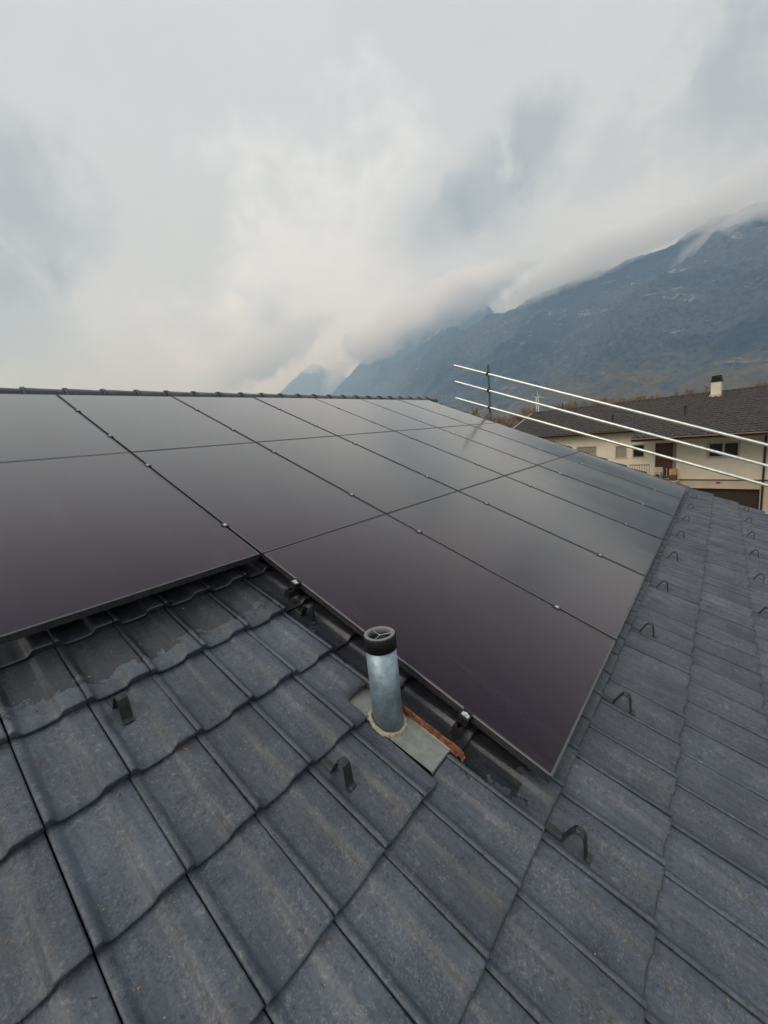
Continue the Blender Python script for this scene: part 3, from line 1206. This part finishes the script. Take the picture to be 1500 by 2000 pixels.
def wall_holes(name, x0, x1, z0, z1, holes, yf, depth, mat, parent):
    xs = sorted({x0, x1, *[h[0] for h in holes], *[h[1] for h in holes]})
    zs = sorted({z0, z1, *[h[2] for h in holes], *[h[3] for h in holes]})
    V, F = [], []

    def q(*p):
        k = len(V)
        V.extend(p)
        F.append((k, k + 1, k + 2, k + 3))

    for a, b in zip(xs, xs[1:]):
        for c, d in zip(zs, zs[1:]):
            if any(h[0] <= (a + b) / 2 <= h[1] and h[2] <= (c + d) / 2 <= h[3] for h in holes):
                continue
            q((a, yf, c), (b, yf, c), (b, yf, d), (a, yf, d))
    for a, b, c, d in holes:
        q((a, yf, c), (a, yf, d), (a, yf + depth, d), (a, yf + depth, c))
        q((b, yf, c), (b, yf + depth, c), (b, yf + depth, d), (b, yf, d))
        q((a, yf, d), (b, yf, d), (b, yf + depth, d), (a, yf + depth, d))
        q((a, yf, c), (a, yf + depth, c), (b, yf + depth, c), (b, yf, c))
    return mesh_obj(name, V, F, mat, parent)


ZF = 2.8                                        # upper floor line
LX0, LX1, DEPTH = -10.7, 9.0, 10.0
W_wide, W_a, W_b = (-5.45, -4.16, 4.38, 5.04), (-2.88, -2.26, 4.21, 4.98), (-1.84, -1.24, 4.24, 5.0)
W_door, W_two = (-.60, .54, 2.84, 5.07), (2.09, 3.46, 4.10, 4.92)
wall_holes('upper_wall', LX0, LX1, ZF, 6.0, [W_wide, W_a, W_b, W_door, W_two], 0, .22, M['cream'], nb)
gar = (.30, 4.46, 0.05, 2.25)
wall_holes('lower_wall', LX0, LX1, 0, ZF - .004, [gar], .03, .35, M['cream_low'], nb)
# floor line and the shell behind the facade
box('string_course', LX0, LX1, -.035, .028, ZF - .05, ZF - .006, M['brown'], nb)
V = [(LX0, .035, 0), (LX0, DEPTH, 0), (LX0, DEPTH, 6.2), (LX0, 5, 7.6), (LX0, .005, 6.0), (LX1, .035, 0), (LX1, DEPTH, 0), (LX1, DEPTH, 6.2), (LX1, 5, 7.6), (LX1, .005, 6.0)]
mesh_obj('side_wall', V, [(0, 1, 2, 3, 4), (5, 9, 8, 7, 6), (1, 6, 7, 2)], M['cream'], nb)


def window(r, kind):
    a, b, c, d = r
    w = bmesh.new()
    t = .05
    for q in ((a, a + t, c, d), (b - t, b, c, d), (a + t, b - t, c, c + t), (a + t, b - t, d - t, d)):
        bx(w, q[0], q[1], .12, .17, q[2], q[3])
    if kind == 'two':
        bx(w, (a + b) / 2 - .05, (a + b) / 2 + .05, .115, .169, c + t, d - t)
    win = bm_obj('window', w, M['wframe'] if kind != 'dark' else M['metal_dark'], nb)
    if kind == 'shutter':
        n = 12
        for k in range(n):
            z0 = c + .06 + (d - c - .06) * k / n
            box('slat', a + .01, b - .01, .06 + .006 * (k % 2), .10, z0, z0 + (d - c - .06) / n - .006, M['shutter'], win)
    else:
        ps = [(a + t, b - t)] if kind != 'two' else [(a + t, (a + b) / 2 - .05), ((a + b) / 2 + .05, b - t)]
        for x0, x1 in ps:
            box('pane', x0, x1, .14, .15, c + t, d - t, M['pane'], win)
    box('sill', a - .09, b + .10, -.05, .10, c - .05, c - .004, M['sill'], win)
    s_ = bmesh.new()
    e = .07
    for q in ((a - e, a - .002, c, d), (b + .002, b + e, c, d), (a - e, b + e, d + .003, d + e)):
        bx(s_, q[0], q[1], -.012, -.002, q[2], q[3])
    bm_obj('surround', s_, M['sill'], win)


window(W_wide, 'shutter')
window(W_a, 'shutter')
window(W_b, 'dark')
window(W_two, 'two')
# recessed wooden door with side light
dr_ = empty('door', (0, 0, 0), parent=nb)
box('door_leaf', W_door[0] + .02, .22, .15, .20, W_door[2], W_door[3] - .03, M['brown'], dr_)
for k in range(5):
    box('door_board', W_door[0] + .05 + k * .152, W_door[0] + .05 + k * .152 + .135, .135, .149, W_door[2] + .1, W_door[3] - .12, M['brown'], dr_)
box('door_frame', .225, .30, .10, .20, W_door[2], W_door[3] - .03, M['brown'], dr_)
box('side_light', .305, W_door[1] - .01, .16, .19, W_door[2], W_door[3] - .05, M['shutter'], dr_)
box('lintel', W_door[0] + .01, W_door[1] - .01, .02, .20, W_door[3] - .028, W_door[3] - .003, M['brown'], dr_)
# balcony slab and railing in front of the door
bal = empty('balcony', (0, 0, 0), parent=nb)
box('slab', -2.6, .75, -1.1, -.04, ZF - .18, ZF - .02, M['cream_low'], bal)
box('handrail', -1.75, -.62, -1.08, -1.03, ZF + 1.00, ZF + 1.05, M['rust'], bal)
for k in range(9):
    x = -1.72 + k * .135
    box('baluster', x, x + .02, -1.066, -1.046, ZF - .02, ZF + 1.0, M['rust'], bal)
box('handrail', -.62, .70, -1.08, -1.03, ZF + .30, ZF + .35, M['rust'], bal)
for k in range(4):
    x = -.1 + k * .19
    box('baluster', x, x + .02, -1.066, -1.046, ZF + .35, ZF + .80, M['wframe'], bal)
# garage door of vertical boards
gd = empty('garage_door', (0, 0, 0), parent=nb)
for k in range(16):
    x = gar[0] + .03 + k * .256
    box('board', x, x + .25, .26, .30, .06, 2.22, M['garage'], gd)
box('vent_plate', 2.52, 2.72, .005, .029, 2.56, 2.64, M['rust'], nb)
box('corner_pier', 4.50, 4.80, -.02, .027, 0, 2.70, M['cream_low'], nb)
bm = bmesh.new()
tube(bm, (4.57, -.09, 0.0), (4.57, -.09, 5.45), .05, seg=10)
bm_obj('downpipe', bm, M['metal_dark'], nb)

# roof of the neighbouring house: left part with a short, right part with a deep overhang
RZ, RY, SLP = 7.95, 5.0, 0.34
o_l, o_r, X_S = .62, 2.10, -1.35
XL, XR = -11.3, 9.6
rf_ = bmesh.new()


def rz(y):
    return RZ - SLP * (RY - y) if y <= RY else RZ - SLP * (y - RY)


def slab(bm, x0, x1, y0, y1, lift0, lift1):
    vs = []
    for l in (lift0, lift1):
        for y in (y0, y1):
            for x in (x0, x1):
                vs.append(bm.verts.new((x, y, rz(y) + l)))
    for f in ((0, 2, 3, 1), (4, 5, 7, 6), (0, 1, 5, 4), (2, 6, 7, 3), (0, 4, 6, 2), (1, 3, 7, 5)):
        bm.faces.new([vs[i] for i in f])


slab(rf_, XL, X_S, -o_l, RY, -.20, -.05)
slab(rf_, X_S + .001, XR, -o_r, RY, -.20, -.05)
slab(rf_, XL, XR, RY + .001, DEPTH + 1.2, -.20, -.05)
nroof = bm_obj('roof', rf_, M['soffit'], nb)
V, F, MI = [], [], []
rn = random.Random(8)
gw, gl2 = .30, .345
for side in (0, 1):
    ny = int((RY + o_r) / gl2) + 1
    for jy in range(ny):
        for ix in range(int((XR - XL) / gw)):
            x0 = XL + ix * gw
            y1 = RY - jy * gl2
            y0 = y1 - gl2 - .04
            lim = -o_l if x0 + gw / 2 < X_S else -o_r
            if side == 0 and y1 - gl2 < lim - .05:
                continue
            k = len(V)
            jz = rn.uniform(-.006, .006)
            for (dx, dz) in ((0, .0), (.06, .045), (.13, .05), (.19, .012), (.30, .0)):
                for (yy, l) in ((y0, .035), (y1, .0)):
                    yq = yy if side == 0 else 2 * RY - yy
                    V.append((x0 + dx, yq, rz(yq) + dz - .045 + l + jz))
            for q in range(4):
                F.append((k + 2 * q, k + 2 * q + 2, k + 2 * q + 3, k + 2 * q + 1))
            for q in range(4):          # front lip
                b = len(V)
                for pp in (k + 2 * q, k + 2 * q + 2):
                    V.append((V[pp][0], V[pp][1], V[pp][2] - .03))
                F.append((k + 2 * q, b, b + 1, k + 2 * q + 2))
nt_ = mesh_obj('roof_tile_field', V, F, M['rtile'], nroof)
tag(nt_, kind='stuff')
me_rc = None
for k in range(int((XR - XL) / .38)):
    if me_rc is None:
        bm = bmesh.new()
        pr = None
        for x, r in ((0, .15), (.05, .155), (.06, .14), (.41, .13)):
            row = [bm.verts.new((x, r * math.cos(math.pi * q / 8), r * .75 * math.sin(math.pi * q / 8))) for q in range(9)]
            if pr:
                for q in range(8):
                    bm.faces.new((pr[q], pr[q + 1], row[q + 1], row[q]))
            pr = row
        me_rc = bpy.data.meshes.new('ridge_tile')
        bm.to_mesh(me_rc)
        bm.free()
        me_rc.materials.append(M['rtile'])
    o = bpy.data.objects.new('ridge_tile', me_rc)
    o.location = (XL + k * .38, RY, RZ - .05)
    link(o, nroof)
for nm, x0, x1, y in (('gutter', XL, X_S, -o_l), ('gutter', X_S + .01, XR, -o_r)):
    bm = bmesh.new()
    pr = None
    for x in (x0, x1):
        row = [bm.verts.new((x, y - .065 + .065 * math.cos(math.pi + math.pi * q / 8), rz(y) - .05 + .065 * math.sin(math.pi + math.pi * q / 8))) for q in range(9)]
        if pr:
            for q in range(8):
                bm.faces.new((pr[q], pr[q + 1], row[q + 1], row[q]))
        pr = row
    bmesh.ops.solidify(bm, geom=list(bm.faces), thickness=.004)
    bm_obj(nm, bm, M['metal_dark'], nb)
for x in np.arange(-.9, 9, 1.55):
    box('rafter', x, x + .12, -o_r + .1, .1, rz(-.9) - .40, rz(-.9) - .27, M['soffit'], nroof)
# pale barge board on the left gable
V = []
for y in (-o_l - .02, RY):
    V += [(XL - .03, y, rz(y) - .24), (XL - .03, y, rz(y) + .02), (XL + .02, y, rz(y) - .24), (XL + .02, y, rz(y) + .02)]
mesh_obj('barge_board', V, [(0, 4, 5, 1), (2, 3, 7, 6), (1, 5, 7, 3), (0, 2, 6, 4), (0, 1, 3, 2), (4, 6, 7, 5)], M['white'], nroof)
# chimney
ch = empty('chimney', (1.42, 4.1, 0), parent=nroof)
box('stack', 0, .50, 0, .55, rz(4.1) - .3, 8.55, M['cream'], ch)
box('collar', -.06, .56, -.06, .61, rz(4.05) - .25, rz(4.05) + .14, M['cream_low'], ch)
bm = bmesh.new()
for z0, z1, e in ((8.552, 8.62, .05), (8.64, 8.70, .02), (8.72, 8.78, .0), (8.80, 8.86, -.03)):
    bx(bm, -e, .50 + e, -e, .55 + e, z0, z1)
bx(bm, .04, .46, .04, .51, 8.555, 8.90)
bx(bm, .02, .48, .02, .53, 8.862, 8.94)
bm_obj('cowl', bm, M['black'], ch)
for x, y, h in ((-3.4, .9, .42), (.62, 1.4, .42)):
    bm = bmesh.new()
    tube(bm, (x, y, rz(y) - .1), (x, y, rz(y) + h), .06, seg=10)
    tube(bm, (x, y, rz(y) + h), (x, y, rz(y) + h + .08), .11, seg=10)
    bm_obj('roof_vent', bm, M['metal_dark'], nroof)
bm = bmesh.new()
tube(bm, (-8.6, RY, RZ - .1), (-8.62, RY, RZ + .28), .06, .05, seg=8)
tube(bm, (-8.62, RY, RZ + .28), (-8.67, RY, RZ + .58), .05, .02, seg=8)
bm_obj('ridge_spike', bm, M['black'], nroof)

# things on the balcony
ax = math.atan2(-.991, -.137)


def nb_world(x, y, z):
    return (HB[0] + x * math.cos(ax) - y * math.sin(ax), HB[1] + x * math.sin(ax) + y * math.cos(ax), z)


cb = empty('storage_crate', nb_world(.30, -.55, ZF - .02), (0, 0, ax))
tag(cb, 'amber and brown crate on the balcony beside the wooden door', 'crate')
box('lower_box', 0, .36, 0, .35, 0, .34, M['rust'], cb)
for k in range(3):
    box('upper_panel', .005 + k * .119, .112 + k * .119, .02, .33, .345, .70, M['orange_box'], cb)
chair = empty('garden_chair', nb_world(-.55, -.6, ZF - .02), (0, 0, ax))
tag(chair, 'small pale garden chair on the balcony left of the door', 'chair')
box('seat', 0, .42, 0, .42, .40, .44, M['wframe'], chair)
box('backrest', 0, .42, .40, .44, .46, .80, M['wframe'], chair)
for x in (.01, .37):
    for y in (.01, .37):
        box('leg', x, x + .04, y, y + .04, 0, .40, M['wframe'], chair)

# ------------------------------------------------------------------ trees between the houses and the slope
M['bark'] = simple('grey_bark', (0.085, 0.070, 0.055), 0.9)
M['twig'] = simple('bare_twigs', (0.26, 0.205, 0.155), 0.9)


def bare_tree(pos, h, spread, seed, label):
    r = random.Random(seed)
    root = empty('bare_tree', pos)
    tag(root, label, 'tree', 'leafless trees beyond the roof')
    trunk, crown = bmesh.new(), bmesh.new()
    tube(trunk, (0, 0, -.3), (0, 0, h * .3), h * .022, h * .016, 8)
    V, F = [], []

    def twig(a, d, L, w):
        b = a + d * L
        s_ = d.cross(Vector((r.uniform(-1, 1), r.uniform(-1, 1), r.uniform(-1, 1)))).normalized() * w
        k = len(V)
        V.extend([a - s_, a + s_, b])
        F.append((k, k + 1, k + 2))
        return b

    def grow(a, d, L, rad, lvl):
        b = a + d * L
        if lvl < 2:
            tube(trunk, a, b, rad, rad * .65, 6, False)
        else:
            twig(a, d, L * 1.25, max(rad * 1.1, h * .0040))
        n = (4, 5, 5, 5, 0)[lvl]
        for _ in range(n):
            nd = (d + Vector((r.uniform(-1, 1), r.uniform(-1, 1), r.uniform(-.35, .8))) * .75).normalized()
            st = a + (b - a) * r.uniform(.45, 1.0)
            grow(st, nd, L * r.uniform(.55, .78), rad * .55, lvl + 1)

    for _ in range(6):
        d = Vector((r.uniform(-1, 1) * spread, r.uniform(-1, 1) * spread, r.uniform(.7, 1.3))).normalized()
        grow(Vector((0, 0, h * r.uniform(.18, .3))), d, h * .27, h * .011, 0)
    bm_obj('trunk', trunk, M['bark'], root)
    mesh_obj('crown', V, F, M['twig'], root)


def tree_at(x, y_top, dist, seed, label, spread=.8):
    top = at_dist(x, y_top, dist)
    bare_tree((top[0], top[1], 0), max(4.0, top[2] * 1.10), spread, seed, label)


tree_at(905, 792, 62, 1, 'leafless tree just over the roof edge under the left ends of the rails')
tree_at(940, 801, 75, 2, 'leafless brown tree directly left of the dark rail post')
tree_at(968, 808, 58, 3, 'low leafless brown tree directly right of the dark rail post')
tree_at(1002, 797, 85, 4, 'wide leafless tree touching the left gable of the cream house')
tree_at(1030, 790, 120, 5, 'leafless tree behind the left gable of the cream house, beside the wind turbines')
tree_at(1122, 772, 120, 6, 'leafless tree behind the ridge of the cream house, right of the turbines')
tree_at(1165, 770, 140, 61, 'leafless tree behind the middle left of the brown ridge')
tree_at(1215, 765, 130, 7, 'broad leafless tree behind the middle of the brown ridge')
tree_at(1262, 763, 150, 71, 'leafless tree behind the brown ridge, third from the chimney')
tree_at(1310, 757, 140, 8, 'leafless tree behind the brown ridge, second left of the chimney')
tree_at(1355, 752, 120, 9, 'leafless tree close left of the plastered chimney')
tree_at(1440, 742, 95, 10, 'leafless tree behind the ridge, right of the plastered chimney')
tree_at(1478, 738, 110, 101, 'leafless tree behind the ridge at the right edge')

# far woods and hedges on the valley floor: one mass
rw = random.Random(77)
V, F = [], []
for _ in range(520):
    a = math.radians(rw.uniform(-6, 48))
    d = rw.uniform(320, 1700)
    cx, cy = CAM[0] + d * math.cos(a), CAM[1] + d * math.sin(a)
    hh = rw.uniform(5, 13)
    ww = rw.uniform(4, 16)
    for _ in range(46):
        x, y, z = cx + rw.gauss(0, ww * .5), cy + rw.gauss(0, ww * .5), hh * rw.random() ** .8
        s_ = rw.uniform(.7, 2.0)
        k = len(V)
        for _ in range(3):
            V.append((x + rw.uniform(-s_, s_), y + rw.uniform(-s_, s_), max(0, z + rw.uniform(-s_, s_))))
        F.append((k, k + 1, k + 2))
fw = mesh_obj('distant_woods', V, F, M['twig'])
tag(fw, 'brown hedges and copses scattered over the valley floor', 'woods', kind='stuff')

# ------------------------------------------------------------------ wind turbines
def turbine(x, y, dist, blade, rot, label):
    hub = at_dist(x, y, dist)
    t = empty('wind_turbine', (hub[0], hub[1], 0), (0, 0, math.atan2(CAM[1] - hub[1], CAM[0] - hub[0]) + .35))
    tag(t, label, 'wind turbine', 'wind turbines in the valley')
    bm = bmesh.new()
    tube(bm, (0, 0, 0), (0, 0, hub[2] - 1.5), 2.1, 1.2, 16)
    bm_obj('tower', bm, M['white'], t, True)
    bm = bmesh.new()
    bx(bm, -6, 3, -1.7, 1.7, hub[2] - 1.6, hub[2] + 1.8, .5)
    tube(bm, (3, 0, hub[2]), (5.2, 0, hub[2]), 1.6, .5, 12)
    bm_obj('nacelle', bm, M['white'], t)
    for k in range(3):
        a = math.radians(rot + 120 * k)
        dy, dz = math.sin(a), math.cos(a)
        bm = bmesh.new()
        rows = []
        for f_, ch_ in ((.0, 1.0), (.12, 2.2), (.5, 1.5), (1.0, .35)):
            c = Vector((4.2, dy * blade * f_, hub[2] + dz * blade * f_))
            s_ = Vector((0, dz, -dy)) * ch_
            rows.append([bm.verts.new(c + s_ * .5), bm.verts.new(c + Vector((.35 * ch_, 0, 0))), bm.verts.new(c - s_ * .5), bm.verts.new(c - Vector((.2 * ch_, 0, 0)))])
        for p_, q_ in zip(rows, rows[1:]):
            for i in range(4):
                bm.faces.new((p_[i], p_[(i + 1) % 4], q_[(i + 1) % 4], q_[i]))
        bm_obj('blade', bm, M['white'], t)


turbine(1051, 775, 1750, 28, -14, 'nearer white wind turbine left of the cream house roof')
turbine(1047.5, 777, 2100, 26, 62, 'farther white wind turbine close beside the nearer one')

# ------------------------------------------------------------------ dry leaves on the tiles
rl = random.Random(13)


def leaf(u, v, s_, label):
    i, j = math.floor((u - U0) / TW), math.ceil((v - V0) / GAUGE)
    z = tile_z((u - U0) - i * TW, (V0 + j * GAUGE) - v)
    V = [(-.5, 0, .02), (-.2, .2, .12), (.2, .18, .10), (.55, 0, .0), (.2, -.18, .14), (-.2, -.2, .10), (0, 0, .0), (-.75, .03, .1)]
    F = [(0, 6, 1), (1, 6, 2), (2, 6, 3), (3, 6, 4), (4, 6, 5), (5, 6, 0), (0, 1, 7)]
    o = mesh_obj('dry_leaf', [(a * s_, b * s_, c * s_) for a, b, c in V], F, M['leaf'])
    o.location = P(u, v, NTILE + z + .002)
    o.rotation_euler = (PITCH, rl.uniform(-.2, .2), rl.uniform(0, 6))
    tag(o, label, 'leaf', 'dry orange leaves on the roof tiles')


leaf(-1.032, 4.243, .018, 'largest orange leaf lying under a tile edge at lower left')
leaf(-.820, 4.236, .013, 'small orange leaf under the tile edge right of the left snow guard')
leaf(-.653, 4.341, .009, 'tiny orange leaf in a tile pan, uphill of the centre left tiles')
leaf(-.737, 4.477, .009, 'tiny orange leaf in a tile pan below the tiny uphill one')
leaf(-1.165, 3.994, .011, 'small orange leaf on the tile at the left edge')
leaf(-.085, 5.461, .010, 'small orange leaf below the nearest large snow guard')
V, F = [], []
for _ in range(420):
    i, j = rl.randrange(-2, 16), rl.randrange(0, 8)
    x, y = rl.uniform(.02, .20), rl.uniform(.02, .33)
    u, v = U0 + i * TW + x, V0 + j * GAUGE - y
    if under_panels(u, v, -.02):
        continue
    s_ = rl.uniform(.0012, .0034)
    a = rl.uniform(0, 6)
    k = len(V)
    z = NTILE + tile_z(x, y) + .0012
    for t in (0, 1.2, 2.6, 4.1):
        V.append(tuple(P(u + s_ * math.cos(a + t) * 1.5, v + s_ * math.sin(a + t), z + rl.uniform(0, .001))))
    F.append((k, k + 1, k + 2, k + 3))
db = mesh_obj('leaf_debris', V, F, simple('leaf_crumbs', (0.27, 0.17, 0.09), 0.8, 0, 0.5, 120))
tag(db, 'tiny leaf crumbs and grit strewn over the tiles', 'debris', kind='stuff')

# ------------------------------------------------------------------ clouds on the mountains, haze
def cloud(x, y, dist, rx, ry, rz_, roll, dens, seed, label, thr=0.42, scale=1.6):
    c = at_dist(x, y, dist)
    bm = bmesh.new()
    bmesh.ops.create_icosphere(bm, subdivisions=4, radius=1.0)
    mt = bpy.data.materials.new('cloud_vapour')
    mt.use_nodes = True
    g = G(mt.node_tree)
    mt.node_tree.nodes.clear()
    ob = g.n('ShaderNodeTexCoord').outputs['Object']
    pos = g.n('ShaderNodeNewGeometry').outputs['Position']
    rad = g.vm('LENGTH', ob)
    n = g.noise(g.map(pos, (1, 1, 1.3), loc=(seed * 1000, 0, 0)), scale / 1000.0, 6, 0.6, 0.4)
    f = g.m('SUBTRACT', g.m('ADD', g.m('SUBTRACT', 1.0, rad), g.m('MULTIPLY', g.m('SUBTRACT', n, 0.5), 1.9)), thr - 0.42 + 0.12)
    d = g.m('MULTIPLY', g.m('MULTIPLY', g.ss(f, 0.0, 0.55), g.ss(rad, 1.0, 0.8)), dens)
    pv = g.n('ShaderNodeVolumePrincipled')
    pv.inputs['Color'].default_value = (0.99, 0.99, 0.99, 1)
    pv.inputs['Anisotropy'].default_value = 0.2
    pv.inputs['Absorption Color'].default_value = (1, 1, 1, 1)
    g.put(pv.inputs['Density'], d)
    out = g.n('ShaderNodeOutputMaterial')
    g.put(out.inputs['Volume'], pv.outputs[0])
    o = bm_obj('cloud', bm, mt)
    o.location = c
    o.scale = (rx, ry, rz_)
    # long axis across the line of sight, tipped by roll
    azm = math.atan2(c[1] - CAM[1], c[0] - CAM[0])
    o.rotation_euler = (Matrix.Rotation(azm - math.pi / 2, 4, 'Z') @ Matrix.Rotation(roll, 4, 'Y')).to_euler()
    tag(o, label, 'cloud', kind='stuff')


cloud(825, 615, 8700, 2800, 600, 540, math.radians(-20), .010, 1, 'bright cloud bank lying across the steep peak')
cloud(520, 695, 11500, 2500, 900, 780, math.radians(-30), .0032, 2, 'low pale mist behind the roof ridge around the small summit')
cloud(660, 728, 11200, 420, 400, 820, math.radians(38), .004, 6, 'wisp of mist rising beside the small dark summit')
cloud(905, 585, 8900, 1700, 600, 460, math.radians(-22), .008, 3, 'thin cloud drifting over the top of the steep peak')
cloud(1260, 465, 4900, 2000, 420, 190, math.radians(-10), .0050, 4, 'thin grey cloud veiling the crest of the wooded mountainside', thr=.40, scale=2.4)
cloud(1490, 425, 4700, 900, 420, 210, math.radians(-16), .0060, 5, 'cloud cap over the mountain crest at the right edge', thr=.40, scale=2.6)

bm = bmesh.new()
bx(bm, -26500, 26500, -26500, 26500, -9.5, 4300)
mt = bpy.data.materials.new('haze_air')
mt.use_nodes = True
g = G(mt.node_tree)
mt.node_tree.nodes.clear()
pv = g.n('ShaderNodeVolumePrincipled')
pv.inputs['Color'].default_value = (0.47, 0.72, 1.0, 1)
pv.inputs['Absorption Color'].default_value = (1, 1, 1, 1)
pv.inputs['Density'].default_value = 1.15e-4
pv.inputs['Anisotropy'].default_value = 0.0
out = g.n('ShaderNodeOutputMaterial')
g.put(out.inputs['Volume'], pv.outputs[0])
hz = bm_obj('haze', bm, mt)
tag(hz, 'damp grey-blue haze that fades the far mountains', 'haze', kind='stuff')
